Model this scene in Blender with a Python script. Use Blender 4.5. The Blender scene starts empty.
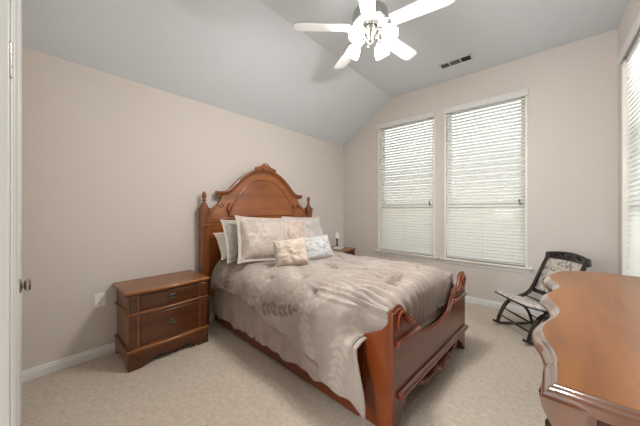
import bpy, bmesh, math, random
import numpy as np
from mathutils import Vector, Matrix
from math import sin, cos, pi, radians, sqrt, atan2, exp
random.seed(7)
np.random.seed(7)
sc = bpy.context.scene
COL = sc.collection

# ---------------------------------------------------------------- camera
CAMX, CAMY, CAMZ = 2.952, 0.0, 1.30
cd = bpy.data.cameras.new('camera')
cam = bpy.data.objects.new('camera', cd)
COL.objects.link(cam)
cam.location = (CAMX, CAMY, CAMZ)
cam.rotation_euler = (radians(90), 0, radians(41.32))
cd.sensor_width = 36.0
cd.lens = 254.75 / 640 * 36
cd.shift_y = -3.74 / 640
cd.clip_start = 0.02
sc.camera = cam

# ---------------------------------------------------------------- world, exposure, lights
w = bpy.data.worlds.new('daylight')
sc.world = w
w.use_nodes = True
bg = w.node_tree.nodes['Background']
bg.inputs[0].default_value = (0.90, 0.96, 1.0, 1)
bg.inputs[1].default_value = 11.0
sc.view_settings.view_transform = 'Standard'
sc.view_settings.look = 'None'
sc.view_settings.gamma = 1
sc.view_settings.use_curve_mapping = False
sc.view_settings.exposure = 0.06
sc.cycles.max_bounces = 14
sc.cycles.diffuse_bounces = 8
sc.cycles.transparent_max_bounces = 16
sc.cycles.transmission_bounces = 8
sc.cycles.sample_clamp_indirect = 6
sc.cycles.caustics_reflective = False
sc.cycles.caustics_refractive = False


def area_light(name, loc, rot, sx, sy, power, color):
    l = bpy.data.lights.new(name, 'AREA')
    l.shape = 'RECTANGLE'
    l.size, l.size_y = sx, sy
    l.energy = power
    l.color = color
    o = bpy.data.objects.new(name, l)
    COL.objects.link(o)
    o.location = loc
    o.rotation_euler = rot
    return o


HALL_FILL_TOP = area_light('hall_fill_top', (1.85, -1.5, 2.45), (radians(22), 0, radians(-15)), 1.0, 0.8, 12, (1.0, 0.98, 0.96))  # added fill lamp high in the hall, unseen behind the camera
HALL_FILL_FRONT = area_light('hall_fill_front', (1.80, -1.4, 1.35), (radians(100), 0, radians(-14)), 0.95, 1.5, 88, (0.97, 0.98, 1.0))  # added fill aimed through the doorway; the hall has no window

# ---------------------------------------------------------------- materials


def lin(c):
    return tuple(((x / 255) / 12.92 if x / 255 <= 0.04045 else ((x / 255 + 0.055) / 1.055) ** 2.4) for x in c)


def rgba(c):
    return lin(c) + (1,)


def new_mat(name):
    m = bpy.data.materials.new(name)
    m.use_nodes = True
    nt = m.node_tree
    b = nt.nodes['Principled BSDF']
    return m, nt, b


def plain(name, col, rough=0.6, metal=0.0, bump=0, bscale=200, spec=0.5, coat=0):
    m, nt, b = new_mat(name)
    b.inputs['Base Color'].default_value = rgba(col)
    b.inputs['Roughness'].default_value = rough
    b.inputs['Metallic'].default_value = metal
    b.inputs['Specular IOR Level'].default_value = spec
    b.inputs['Coat Weight'].default_value = coat
    tc = nt.nodes.new('ShaderNodeTexCoord')
    n = nt.nodes.new('ShaderNodeTexNoise')
    n.inputs['Scale'].default_value = bscale
    nt.links.new(tc.outputs['Object'], n.inputs['Vector'])
    if bump:
        bp = nt.nodes.new('ShaderNodeBump')
        bp.inputs['Strength'].default_value = bump
        bp.inputs['Distance'].default_value = 0.01
        nt.links.new(n.outputs['Fac'], bp.inputs['Height'])
        nt.links.new(bp.outputs['Normal'], b.inputs['Normal'])
    else:
        mr = nt.nodes.new('ShaderNodeMapRange')
        mr.inputs['To Min'].default_value = max(0, rough - 0.03)
        mr.inputs['To Max'].default_value = min(1, rough + 0.03)
        nt.links.new(n.outputs['Fac'], mr.inputs['Value'])
        nt.links.new(mr.outputs['Result'], b.inputs['Roughness'])
    return m


def ramp_mat(name, stops, scale, detail=4, rough=0.8, bump=0.3, dist=0.004, bscale=None, vec_scale=(1, 1, 1), sheen=0, kind='noise', distort=0.0, coat=0, spec=0.5, coat_rough=0.1):
    m, nt, b = new_mat(name)
    tc = nt.nodes.new('ShaderNodeTexCoord')
    mp = nt.nodes.new('ShaderNodeMapping')
    mp.inputs['Scale'].default_value = vec_scale
    nt.links.new(tc.outputs['Object'], mp.inputs['Vector'])
    if kind == 'voronoi':
        n = nt.nodes.new('ShaderNodeTexVoronoi')
        n.inputs['Scale'].default_value = scale
        nt.links.new(mp.outputs['Vector'], n.inputs['Vector'])
        out = n.outputs['Distance']
    else:
        n = nt.nodes.new('ShaderNodeTexNoise')
        n.inputs['Scale'].default_value = scale
        n.inputs['Detail'].default_value = detail
        n.inputs['Distortion'].default_value = distort
        nt.links.new(mp.outputs['Vector'], n.inputs['Vector'])
        out = n.outputs['Fac']
    r = nt.nodes.new('ShaderNodeValToRGB')
    el = r.color_ramp.elements
    el[0].position, el[0].color = stops[0][0], rgba(stops[0][1])
    el[1].position, el[1].color = stops[-1][0], rgba(stops[-1][1])
    for p, c in stops[1:-1]:
        e = el.new(p)
        e.color = rgba(c)
    nt.links.new(out, r.inputs['Fac'])
    nt.links.new(r.outputs['Color'], b.inputs['Base Color'])
    b.inputs['Roughness'].default_value = rough
    b.inputs['Sheen Weight'].default_value = sheen
    b.inputs['Coat Weight'].default_value = coat
    b.inputs['Coat Roughness'].default_value = coat_rough
    b.inputs['Specular IOR Level'].default_value = spec
    if bump:
        n2 = nt.nodes.new('ShaderNodeTexNoise')
        n2.inputs['Scale'].default_value = bscale or scale * 3
        n2.inputs['Detail'].default_value = 3
        nt.links.new(mp.outputs['Vector'], n2.inputs['Vector'])
        bp = nt.nodes.new('ShaderNodeBump')
        bp.inputs['Strength'].default_value = bump
        bp.inputs['Distance'].default_value = dist
        nt.links.new(n2.outputs['Fac'], bp.inputs['Height'])
        nt.links.new(bp.outputs['Normal'], b.inputs['Normal'])
    return m


def wood(name, dark, mid, light, axis='x', rough=0.33, coat=0.25, scale=9, coat_rough=0.15):
    vs = {'x': (0.12, 1, 1), 'y': (1, 0.12, 1), 'z': (1, 1, 0.12)}[axis]
    return ramp_mat(name, [(0.25, dark), (0.5, mid), (0.78, light)], scale, detail=7, rough=rough, bump=0.06, dist=0.002,
                    bscale=60, vec_scale=vs, distort=0.6, coat=coat, coat_rough=coat_rough)


M = {}
M['wall'] = plain('wall_paint_warm_beige', (208, 201, 194), 0.75, bump=0.05, bscale=160)
M['hall'] = plain('hall_paint_taupe', (128, 120, 112), 0.8)
M['ceiling'] = plain('ceiling_paint_white', (211, 217, 222), 0.8, bump=0.05, bscale=120)
M['trim'] = plain('trim_paint_white', (222, 224, 222), 0.4)
M['sill'] = plain('sill_paint_cream', (228, 224, 214), 0.4)
M['carpet'] = ramp_mat('carpet_beige_pile', [(0.3, (186, 172, 156)), (0.5, (197, 184, 168)), (0.72, (208, 196, 181))], 34, detail=10,
                       rough=0.95, bump=0.7, dist=0.010, bscale=130, sheen=0.2, distort=0.3, spec=0.1)
M['wood_h'] = wood('cherry_wood_head', (116, 62, 24), (146, 84, 36), (166, 104, 48), 'y')
M['wood_post'] = wood('cherry_wood_post', (96, 50, 20), (126, 70, 32), (146, 86, 42), 'z')
M['wood_foot'] = wood('cherry_wood_foot', (92, 42, 24), (116, 58, 36), (134, 70, 44), 'y', rough=0.3, coat=0.4)
M['wood_wing'] = wood('cherry_wood_wing', (98, 42, 12), (122, 56, 18), (138, 68, 24), 'z', rough=0.35)
M['wood_rail'] = wood('cherry_wood_rail', (84, 36, 14), (108, 48, 20), (124, 60, 26), 'x')
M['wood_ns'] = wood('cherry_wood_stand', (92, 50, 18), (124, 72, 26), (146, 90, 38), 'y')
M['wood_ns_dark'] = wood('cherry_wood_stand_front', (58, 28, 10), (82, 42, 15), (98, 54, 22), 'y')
M['wood_top'] = wood('dresser_top_wood', (116, 68, 22), (138, 84, 30), (152, 96, 38), 'y', rough=0.4, coat=0.25, scale=11, coat_rough=0.12)
M['wood_edge'] = wood('dresser_edge_wood', (72, 36, 15), (92, 48, 21), (108, 60, 28), 'y', rough=0.2, coat=1.0, coat_rough=0.08)
M['wood_edge'].node_tree.nodes['Principled BSDF'].inputs['Coat IOR'].default_value = 2.4
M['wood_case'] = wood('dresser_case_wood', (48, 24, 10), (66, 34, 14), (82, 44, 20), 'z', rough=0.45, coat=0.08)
M['wood_black'] = wood('dark_walnut', (18, 12, 10), (30, 20, 17), (44, 30, 24), 'z', rough=0.2, coat=0.8)
M['groove'] = plain('groove_dark_wood', (60, 26, 10), 0.5)
M['brass'] = plain('aged_pewter', (96, 86, 74), 0.3, 0.9)
M['nickel'] = plain('brushed_nickel', (186, 180, 172), 0.22, 1.0)
M['blade'] = plain('fan_blade_white', (206, 206, 205), 0.4)
M['fan_white'] = plain('fan_body_pewter', (178, 178, 176), 0.25, 0.8)
M['vent'] = plain('vent_white', (214, 214, 212), 0.4)
M['vent_dark'] = plain('vent_duct_dark', (58, 58, 56), 0.8)
M['vent_mid'] = plain('vent_louver_grey', (142, 142, 140), 0.6)
M['plate'] = plain('outlet_ivory', (236, 234, 228), 0.35)
M['slot'] = plain('outlet_slot', (40, 38, 36), 0.6)
M['sheet'] = plain('mattress_sheet', (226, 216, 202), 0.8, bump=0.1, bscale=30)
M['white_cloth'] = ramp_mat('white_pillow_cotton', [(0.3, (228, 224, 218)), (0.7, (240, 237, 232))], 6, rough=0.85, bump=0.5, dist=0.02, bscale=9)
M['skirt'] = ramp_mat('mauve_grey_blanket', [(0.3, (158, 142, 134)), (0.7, (178, 162, 152))], 7, rough=0.75, bump=0.25, dist=0.01, bscale=12, sheen=0.2)
M['lamp_shade'] = plain('lamp_shade_cream', (246, 240, 224), 0.7)
M['paper'] = plain('paper_white', (236, 238, 240), 0.5)
M['grass'] = ramp_mat('lawn', [(0.3, (98, 104, 76)), (0.7, (134, 138, 108))], 8, rough=0.9)
M['paving'] = ramp_mat('pale_bounce_paving', [(0.3, (196, 194, 190)), (0.7, (216, 214, 210))], 5, rough=0.9)
M['siding'] = plain('grey_siding', (124, 124, 120), 0.8)
M['roof'] = plain('roof_shingle', (90, 84, 78), 0.9)
M['leaf'] = ramp_mat('shrub_leaves', [(0.3, (96, 100, 56)), (0.5, (138, 128, 78)), (0.7, (168, 146, 92))], 7, rough=0.7, bump=0.3)


def fabric_pattern(name, base, fig, scale=9.0, lo=0.46, hi=0.54, distort=2.2, sheen=0.3, weave=True):
    """woven fabric with an all-over scrolling figure"""
    m, nt, b = new_mat(name)
    tc = nt.nodes.new('ShaderNodeTexCoord')
    n = nt.nodes.new('ShaderNodeTexNoise')
    n.inputs['Scale'].default_value = scale
    n.inputs['Detail'].default_value = 2
    n.inputs['Distortion'].default_value = distort
    nt.links.new(tc.outputs['Object'], n.inputs['Vector'])
    r = nt.nodes.new('ShaderNodeValToRGB')
    r.color_ramp.elements[0].position = lo
    r.color_ramp.elements[0].color = rgba(base)
    r.color_ramp.elements[1].position = hi
    r.color_ramp.elements[1].color = rgba(fig)
    nt.links.new(n.outputs['Fac'], r.inputs['Fac'])
    nt.links.new(r.outputs['Color'], b.inputs['Base Color'])
    b.inputs['Roughness'].default_value = 0.7
    b.inputs['Sheen Weight'].default_value = sheen
    n2 = nt.nodes.new('ShaderNodeTexNoise')
    n2.inputs['Scale'].default_value = 14
    n2.inputs['Detail'].default_value = 3
    nt.links.new(tc.outputs['Object'], n2.inputs['Vector'])
    bp = nt.nodes.new('ShaderNodeBump')
    bp.inputs['Strength'].default_value = 0.45
    bp.inputs['Distance'].default_value = 0.02
    nt.links.new(n2.outputs['Fac'], bp.inputs['Height'])
    nt.links.new(bp.outputs['Normal'], b.inputs['Normal'])
    return m


M['pil_taupe'] = fabric_pattern('taupe_scroll_fabric', (194, 184, 176), (182, 168, 158), 9)
M['pil_grey'] = fabric_pattern('sage_grey_scroll_fabric', (180, 178, 168), (168, 164, 154), 10)
M['pil_pink'] = fabric_pattern('rosy_taupe_fabric', (206, 188, 176), (192, 172, 160), 7)
M['pil_silver'] = fabric_pattern('silver_scroll_fabric', (202, 196, 192), (190, 180, 176), 9)
M['pil_cream'] = fabric_pattern('cream_scroll_fabric', (206, 192, 178), (192, 174, 160), 14)
M['pil_ice'] = fabric_pattern('pale_blue_grey_scroll_fabric', (196, 196, 196), (180, 180, 180), 13)
M['piping'] = plain('pillow_piping', (206, 194, 180), 0.7)

# tapestry
m, nt, b = new_mat('floral_tapestry')
tc = nt.nodes.new('ShaderNodeTexCoord')
v = nt.nodes.new('ShaderNodeTexVoronoi')
v.inputs['Scale'].default_value = 42
nt.links.new(tc.outputs['Object'], v.inputs['Vector'])
sep = nt.nodes.new('ShaderNodeSeparateColor')
nt.links.new(v.outputs['Color'], sep.inputs['Color'])
r = nt.nodes.new('ShaderNodeValToRGB')
r.color_ramp.interpolation = 'CONSTANT'
els = r.color_ramp.elements
els[0].position, els[0].color = 0.0, rgba((188, 182, 172))
els[1].position, els[1].color = 0.45, rgba((160, 158, 152))
for p, c in ((0.58, (170, 152, 142)), (0.7, (200, 194, 184)), (0.84, (128, 132, 140)), (0.93, (146, 118, 108))):
    e = els.new(p)
    e.color = rgba(c)
nt.links.new(sep.outputs['Red'], r.inputs['Fac'])
nt.links.new(r.outputs['Color'], b.inputs['Base Color'])
b.inputs['Roughness'].default_value = 0.85
M['tapestry'] = m

# blinds: faux wood, a little light passes through
m, nt, b = new_mat('blind_slat_white')
b.inputs['Base Color'].default_value = rgba((246, 246, 243))
b.inputs['Roughness'].default_value = 0.4
tr = nt.nodes.new('ShaderNodeBsdfTranslucent')
tr.inputs['Color'].default_value = (0.85, 0.85, 0.83, 1)
mx = nt.nodes.new('ShaderNodeMixShader')
mx.inputs['Fac'].default_value = 0.16
nt.links.new(b.outputs[0], mx.inputs[1])
nt.links.new(tr.outputs[0], mx.inputs[2])
nt.links.new(mx.outputs[0], nt.nodes['Material Output'].inputs['Surface'])
M['slat'] = m

# window glass: thin pane, straight-through with a weak mirror
m, nt, b = new_mat('window_glass')
tr = nt.nodes.new('ShaderNodeBsdfTransparent')
gl = nt.nodes.new('ShaderNodeBsdfGlossy')
gl.inputs['Roughness'].default_value = 0.02
fr = nt.nodes.new('ShaderNodeFresnel')
mx = nt.nodes.new('ShaderNodeMixShader')
nt.links.new(fr.outputs[0], mx.inputs['Fac'])
nt.links.new(tr.outputs[0], mx.inputs[1])
nt.links.new(gl.outputs[0], mx.inputs[2])
nt.links.new(mx.outputs[0], nt.nodes['Material Output'].inputs['Surface'])
M['glass'] = m

# lit frosted glass lamp shades
m, nt, b = new_mat('frosted_glass_lit')
b.inputs['Base Color'].default_value = (0.9, 0.9, 0.88, 1)
b.inputs['Emission Color'].default_value = (1.0, 0.97, 0.93, 1)
b.inputs['Emission Strength'].default_value = 25.0
M['lit_shade'] = m

# comforter: woven leaf figure from a colour attribute
m, nt, b = new_mat('comforter_leaf_damask')
at = nt.nodes.new('ShaderNodeAttribute')
at.attribute_name = 'leaf'
r = nt.nodes.new('ShaderNodeValToRGB')
r.color_ramp.elements[0].position = 0.0
r.color_ramp.elements[0].color = rgba((126, 112, 102))
r.color_ramp.elements[1].position = 1.0
r.color_ramp.elements[1].color = rgba((179, 168, 158))
e = r.color_ramp.elements.new(0.5)
e.color = rgba((162, 150, 141))
nt.links.new(at.outputs['Fac'], r.inputs['Fac'])
nt.links.new(r.outputs['Color'], b.inputs['Base Color'])
b.inputs['Roughness'].default_value = 0.5
b.inputs['Sheen Weight'].default_value = 0.3
tc = nt.nodes.new('ShaderNodeTexCoord')
n2 = nt.nodes.new('ShaderNodeTexNoise')
n2.inputs['Scale'].default_value = 16
n2.inputs['Detail'].default_value = 5
nt.links.new(tc.outputs['Object'], n2.inputs['Vector'])
bp = nt.nodes.new('ShaderNodeBump')
bp.inputs['Strength'].default_value = 0.5
bp.inputs['Distance'].default_value = 0.015
nt.links.new(n2.outputs['Fac'], bp.inputs['Height'])
nt.links.new(bp.outputs['Normal'], b.inputs['Normal'])
M['comforter'] = m


# ---------------------------------------------------------------- mesh helpers
class MB:
    """collects shapes, then builds them as one mesh object"""

    def __init__(s):
        s.v, s.f = [], []

    def add(s, vs, fs):
        n = len(s.v)
        s.v += [tuple(p) for p in vs]
        s.f += [tuple(i + n for i in f) for f in fs]
        return s

    def box(s, x0, x1, y0, y1, z0, z1):
        vs = [(x, y, z) for x in (x0, x1) for y in (y0, y1) for z in (z0, z1)]
        return s.add(vs, [(0, 1, 3, 2), (4, 6, 7, 5), (0, 4, 5, 1), (2, 3, 7, 6), (0, 2, 6, 4), (1, 5, 7, 3)])

    def obox(s, c, hx, hy, hz, mat):
        vs = [Vector(c) + mat @ Vector((a * hx, b_ * hy, d * hz)) for a in (-1, 1) for b_ in (-1, 1) for d in (-1, 1)]
        return s.add(vs, [(0, 1, 3, 2), (4, 6, 7, 5), (0, 4, 5, 1), (2, 3, 7, 6), (0, 2, 6, 4), (1, 5, 7, 3)])

    def prism(s, pts, a0, a1, plane='xy'):
        """2D outline extruded along the third axis"""
        def P(p, t):
            return {'xy': (p[0], p[1], t), 'yz': (t, p[0], p[1]), 'xz': (p[0], t, p[1])}[plane]
        n = len(pts)
        vs = [P(p, a0) for p in pts] + [P(p, a1) for p in pts]
        fs = [tuple(range(n))[::-1], tuple(range(n, 2 * n))]
        fs += [(i, (i + 1) % n, n + (i + 1) % n, n + i) for i in range(n)]
        return s.add(vs, fs)

    def loft(s, rings, closed=True, cap=True):
        n = len(rings[0])
        vs = [p for r_ in rings for p in r_]
        fs = []
        for k in range(len(rings) - 1):
            for i in range(n if closed else n - 1):
                j = (i + 1) % n
                fs.append((k * n + i, k * n + j, (k + 1) * n + j, (k + 1) * n + i))
        if cap and closed:
            fs.append(tuple(range(n))[::-1])
            fs.append(tuple(range((len(rings) - 1) * n, len(rings) * n)))
        return s.add(vs, fs)

    def lathe(s, prof, c=(0, 0, 0), axis=(0, 0, 1), n=24):
        q = Vector((0, 0, 1)).rotation_difference(Vector(axis))
        rings = []
        for r_, z in prof:
            rings.append([Vector(c) + q @ Vector((max(r_, 1e-4) * cos(2 * pi * i / n), max(r_, 1e-4) * sin(2 * pi * i / n), z)) for i in range(n)])
        return s.loft(rings)

    def tube(s, pts, rad, n=10, flat=(1, 1), up=None):
        pts = [Vector(p) for p in pts]
        rads = rad if isinstance(rad, (list, tuple)) else [rad] * len(pts)
        rings = []
        upv = Vector(up) if up else None
        for i, p in enumerate(pts):
            t = (pts[min(i + 1, len(pts) - 1)] - pts[max(i - 1, 0)]).normalized()
            if upv is None:
                upv = Vector((0, 0, 1)) if abs(t.z) < 0.9 else Vector((1, 0, 0))
            a = t.cross(upv).normalized()
            b_ = a.cross(t).normalized()
            if up is None:
                upv = b_
            rings.append([p + a * cos(2 * pi * k / n) * rads[i] * flat[0] + b_ * sin(2 * pi * k / n) * rads[i] * flat[1] for k in range(n)])
        return s.loft(rings)

    def sweep(s, path, prof, up=(0, 0, 1), closed=False):
        """prof: (out, up) pairs swept on a path; out is path x up"""
        path = [Vector(p) for p in path]
        up = Vector(up)
        rings = []
        n = len(path)
        for i, p in enumerate(path):
            if closed:
                a, c = path[(i - 1) % n], path[(i + 1) % n]
                t0, t1 = (p - a).normalized(), (c - p).normalized()
            else:
                t0 = (p - path[i - 1]).normalized() if i else (path[1] - p).normalized()
                t1 = (path[i + 1] - p).normalized() if i < n - 1 else t0
            t = (t0 + t1).normalized()
            o = t.cross(up).normalized()
            k = 1 / max(0.5, abs(t.dot(t0)))
            u = o.cross(t).normalized()
            rings.append([p + o * q[0] * k + u * q[1] for q in prof])
        if closed:
            rings.append(rings[0])
        return s.loft(rings, cap=not closed)

    def sphere(s, c, r, n=14, scale=(1, 1, 1)):
        prof = [(sin(pi * k / n), -cos(pi * k / n)) for k in range(n + 1)]
        rings = [[(c[0] + r * scale[0] * max(a, 1e-3) * cos(2 * pi * i / (2 * n)), c[1] + r * scale[1] * max(a, 1e-3) * sin(2 * pi * i / (2 * n)), c[2] + r * scale[2] * z) for i in range(2 * n)] for a, z in prof]
        return s.loft(rings)

    def build(s, name, mat, parent=None, bevel=0, smooth=False, seg=2):
        me = bpy.data.meshes.new(name)
        me.from_pydata([tuple(v) for v in s.v], [], s.f)
        me.materials.append(mat)
        bm = bmesh.new()
        bm.from_mesh(me)
        bmesh.ops.recalc_face_normals(bm, faces=bm.faces)
        bm.to_mesh(me)
        bm.free()
        o = bpy.data.objects.new(name, me)
        COL.objects.link(o)
        if parent:
            o.parent = parent
        if bevel:
            md = o.modifiers.new('bevel', 'BEVEL')
            md.width = bevel
            md.segments = seg
            md.limit_method = 'ANGLE'
            md.angle_limit = radians(35)
        if smooth or bevel:
            me.polygons.foreach_set('use_smooth', [True] * len(me.polygons))
            me.set_sharp_from_angle(angle=radians(40))
        return o


def tag(o, label=None, cat=None, group=None, kind=None):
    if label:
        o['label'] = label
    if cat:
        o['category'] = cat
    if group:
        o['group'] = group
    if kind:
        o['kind'] = kind
    return o


def empty(name, loc=(0, 0, 0), rz=0, label=None, cat=None, group=None, kind=None):
    o = bpy.data.objects.new(name, None)
    COL.objects.link(o)
    o.empty_display_size = 0.1
    o.location = loc
    o.rotation_euler = (0, 0, rz)
    return tag(o, label, cat, group, kind)


def struct(o, label=None):
    return tag(o, label, None, None, 'structure')


def grid_mesh(name, P, mat, parent=None, solid=0, attr=None):
    """P: (nu, nv, 3) array"""
    nu, nv = P.shape[:2]
    me = bpy.data.meshes.new(name)
    idx = np.arange(nu * nv).reshape(nu, nv)
    q = np.stack([idx[:-1, :-1], idx[1:, :-1], idx[1:, 1:], idx[:-1, 1:]], -1).reshape(-1, 4)
    me.from_pydata(P.reshape(-1, 3).tolist(), [], q.tolist())
    me.materials.append(mat)
    me.polygons.foreach_set('use_smooth', [True] * len(me.polygons))
    if attr is not None:
        a = me.attributes.new('leaf', 'FLOAT', 'POINT')
        a.data.foreach_set('value', attr.reshape(-1).astype(np.float32))
    o = bpy.data.objects.new(name, me)
    COL.objects.link(o)
    if parent:
        o.parent = parent
    if solid:
        md = o.modifiers.new('solid', 'SOLIDIFY')
        md.thickness = solid
        md.offset = -1
    return o


def spline(pts, n=8):
    """Catmull-Rom through points"""
    pts = [Vector(p) for p in pts]
    out = []
    for i in range(len(pts) - 1):
        p0, p1, p2, p3 = pts[max(i - 1, 0)], pts[i], pts[i + 1], pts[min(i + 2, len(pts) - 1)]
        for k in range(n):
            t = k / n
            out.append(0.5 * ((2 * p1) + (p2 - p0) * t + (2 * p0 - 5 * p1 + 4 * p2 - p3) * t * t + (3 * p1 - p0 - 3 * p2 + p3) * t ** 3))
    out.append(pts[-1])
    return out


def arc(cx, cy, r_, a0, a1, n=10):
    return [(cx + r_ * cos(radians(a0 + (a1 - a0) * k / n)), cy + r_ * sin(radians(a0 + (a1 - a0) * k / n))) for k in range(n + 1)]


# ---------------------------------------------------------------- room shell
RX, RY, WZ, CZ, SX = 3.53, 4.055, 2.525, 3.19, 1.014
FY = -0.062          # room face of the front wall
T = 0.14             # wall thickness

struct(MB().box(-T, RX + T, -2.4, RY + T, -0.1, 0).build('floor', M['carpet']), 'beige cut-pile carpet covering the bedroom floor')
c = MB()
c.prism([(0 - T, WZ - T * 0.6557), (SX, CZ), (RX + T, CZ), (RX + T, CZ + 0.1), (SX - 0.05, CZ + 0.1), (-T, WZ + 0.02)], FY - T, RY + T, 'xz')
struct(c.build('ceiling', M['ceiling']), 'white ceiling, flat with a slope down to the headboard wall')
struct(MB().box(-T, 0, FY - T, RY + T, 0, WZ + 0.03).build('wall_left', M['wall']), 'beige wall behind the bed')

WIN = [(0.752, 1.712), (1.842, 2.802)]       # back windows openings in x
WZ0, WZ1 = 0.585, 2.785
bw = MB()
for x0, x1, z0, z1 in [(0, RX + T, 0, WZ0), (0, WIN[0][0], WZ0, WZ), (0, RX + T, WZ1, CZ + 0.05)]:
    pass
bw.box(-T, RX + T, RY, RY + T, 0, WZ0)
bw.box(-T, WIN[0][0], RY, RY + T, WZ0, WZ1)
bw.box(WIN[0][1], WIN[1][0], RY, RY + T, WZ0, WZ1)
bw.box(WIN[1][1], RX + T, RY, RY + T, WZ0, WZ1)
bw.box(-T, RX + T, RY, RY + T, WZ1, CZ + 0.1)
struct(bw.build('wall_back', M['wall']), 'beige wall with two tall windows')
WR = (2.80, 3.79)
rw = MB()
rw.box(RX, RX + T, FY - T, RY, 0, WZ0).box(RX, RX + T, FY - T, WR[0], WZ0, WZ1)
rw.box(RX, RX + T, WR[1], RY, WZ0, WZ1).box(RX, RX + T, FY - T, RY, WZ1, CZ + 0.1)
struct(rw.build('wall_right', M['wall']), 'beige side wall with a window behind the dresser')
DO = (1.90, 3.13, 2.35)
fw = MB()
fw.box(0, DO[0], FY - T, FY, 0, CZ).box(DO[1], RX, FY - T, FY, 0, CZ).box(DO[0], DO[1], FY - T, FY, DO[2], CZ)
struct(fw.build('wall_front', M['wall']), 'beige wall with the doorway')
hw = MB()
hw.box(1.2, 1.3, -2.4, FY - T, 0, 2.55).box(3.6, 3.7, -2.4, FY - T, 0, 2.55).box(1.2, 3.7, -2.5, -2.4, 0, 2.55)
struct(hw.build('wall_hall', M['hall']))
struct(MB().box(1.2, 3.7, -2.5, FY - T, 2.5, 2.6).build('ceiling_hall', M['ceiling']))

# baseboards
BP = [(0, 0), (0.014, 0), (0.014, 0.055), (0.010, 0.064), (0.010, 0.074), (0.006, 0.083), (0, 0.083)]


def baseboard(name, a, b_, label):
    # profile goes to the right of the path
    struct(MB().sweep([a, b_], BP).build(name, M['trim']), label)


baseboard('baseboard_left', (0, FY, 0), (0, RY, 0), 'white baseboard along the headboard wall')
baseboard('baseboard_back', (0.0, RY, 0), (RX, RY, 0), 'white baseboard below the windows')
baseboard('baseboard_right', (RX, RY, 0), (RX, FY, 0), 'white baseboard behind the dresser')
baseboard('baseboard_front', (0.39, FY, 0), (0.0, FY, 0), 'white baseboard beside the doorway')


# ---------------------------------------------------------------- windows and blinds
def window(idx, origin, rz, width, label, blabel):
    """local: x along the wall, y outward (0 = room face), z up"""
    e = struct(empty('window_%d' % idx, origin, rz), label)
    w_ = width
    h0, h1 = WZ0, WZ1
    fr_ = MB()
    t = 0.026
    # slim casing standing proud of the wall
    fr_.box(0, t, -0.012, 0.10, h0, h1 - 0.01).box(w_ - t, w_, -0.012, 0.10, h0, h1 - 0.01).box(0, w_, -0.002, 0.10, h1 - 0.022, h1)
    fr_.build('window_frame', M['sill'], e, 0.003)
    sash = MB()
    for z0, z1, yy in ((h0, 1.37, 0.085), (1.33, h1 - 0.02, 0.105)):
        sash.box(t, t + 0.045, yy, yy + 0.025, z0, z1).box(w_ - t - 0.045, w_ - t, yy, yy + 0.025, z0, z1)
        sash.box(t, w_ - t, yy, yy + 0.025, z0, z0 + 0.05).box(t, w_ - t, yy, yy + 0.025, z1 - 0.045, z1)
    sash.build('window_sash', M['trim'], e, 0.003)
    MB().box(t + 0.04, w_ - t - 0.04, 0.095, 0.099, h0 + 0.05, 1.33).build('lower_pane', M['glass'], e)
    MB().box(t + 0.04, w_ - t - 0.04, 0.115, 0.119, 1.37, h1 - 0.06).build('upper_pane', M['glass'], e)
    MB().box(-0.045, w_ + 0.045, -0.05, 0.10, h0 - 0.024, h0).build('window_sill', M['sill'], e, 0.006)
    MB().box(-0.02, w_ + 0.02, -0.014, 0, h0 - 0.075, h0 - 0.024).build('window_apron', M['trim'], e, 0.003)
    # blind
    bl = empty('window_blind', origin, rz, blabel, 'blind', 'faux-wood window blinds')
    x0, x1 = t + 0.002, w_ - t - 0.002
    v_ = MB()
    v_.box(-0.004, w_ + 0.004, -0.040, -0.026, h1 - 0.085, h1 - 0.003)
    v_.box(-0.004, 0.008, -0.028, 0.0, h1 - 0.085, h1 - 0.003).box(w_ - 0.008, w_ + 0.004, -0.028, 0.0, h1 - 0.085, h1 - 0.003)
    v_.build('valance', M['vent'], bl, 0.004)
    MB().box(x0, x1, 0.01, 0.05, h1 - 0.07, h1 - 0.025).build('headrail', M['trim'], bl, 0.002)
    sl = MB()
    z = h0 + 0.055
    tilt = radians(48)
    R_ = Matrix.Rotation(tilt, 3, 'X')
    while z < h1 - 0.09:
        sl.obox((w_ / 2, 0.03, z), (x1 - x0) / 2, 0.025, 0.0014, R_)
        z += 0.0445
    sl.build('slats', M['slat'], bl)
    MB().box(x0, x1, 0.008, 0.052, h0 + 0.008, h0 + 0.026).build('bottom_rail', M['trim'], bl, 0.003)
    ld = MB()
    for fx in (0.14, 0.5, 0.86):
        xx = x0 + (x1 - x0) * fx
        ld.box(xx - 0.001, xx + 0.001, 0.004, 0.0055, h0 + 0.02, h1 - 0.07)
    ld.build('ladder_cord', M['trim'], bl)
    cdx = x1 - 0.06
    MB().tube([(cdx, -0.004, h1 - 0.08), (cdx, -0.006, h1 - 0.8), (cdx + 0.004, -0.006, 1.42)], 0.0016, 6).build('pull_cord', M['trim'], bl)
    cc = MB()
    cc.lathe([(0.003, 0.0), (0.009, -0.006), (0.010, -0.03), (0.004, -0.034)], (cdx + 0.004, -0.006, 1.425))
    cc.lathe([(0.003, 0.0), (0.009, -0.006), (0.010, -0.03), (0.004, -0.034)], (cdx + 0.012, -0.008, 1.39))
    cc.build('cord_tassel', M['brass'], bl)
    return bl


window(1, (WIN[0][0], RY, 0), 0, WIN[0][1] - WIN[0][0], 'left of the two tall windows on the back wall', 'white slatted blind on the left back window, nearer the bed headboard')
window(2, (WIN[1][0], RY, 0), 0, WIN[1][1] - WIN[1][0], 'right of the two tall windows on the back wall', 'white slatted blind on the right back window, behind the bed foot')
window(3, (RX, WR[1], 0), radians(-90), WR[1] - WR[0], 'window in the right wall beside the dresser', 'white slatted blind cut by the right photo edge, above the dresser')

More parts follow.
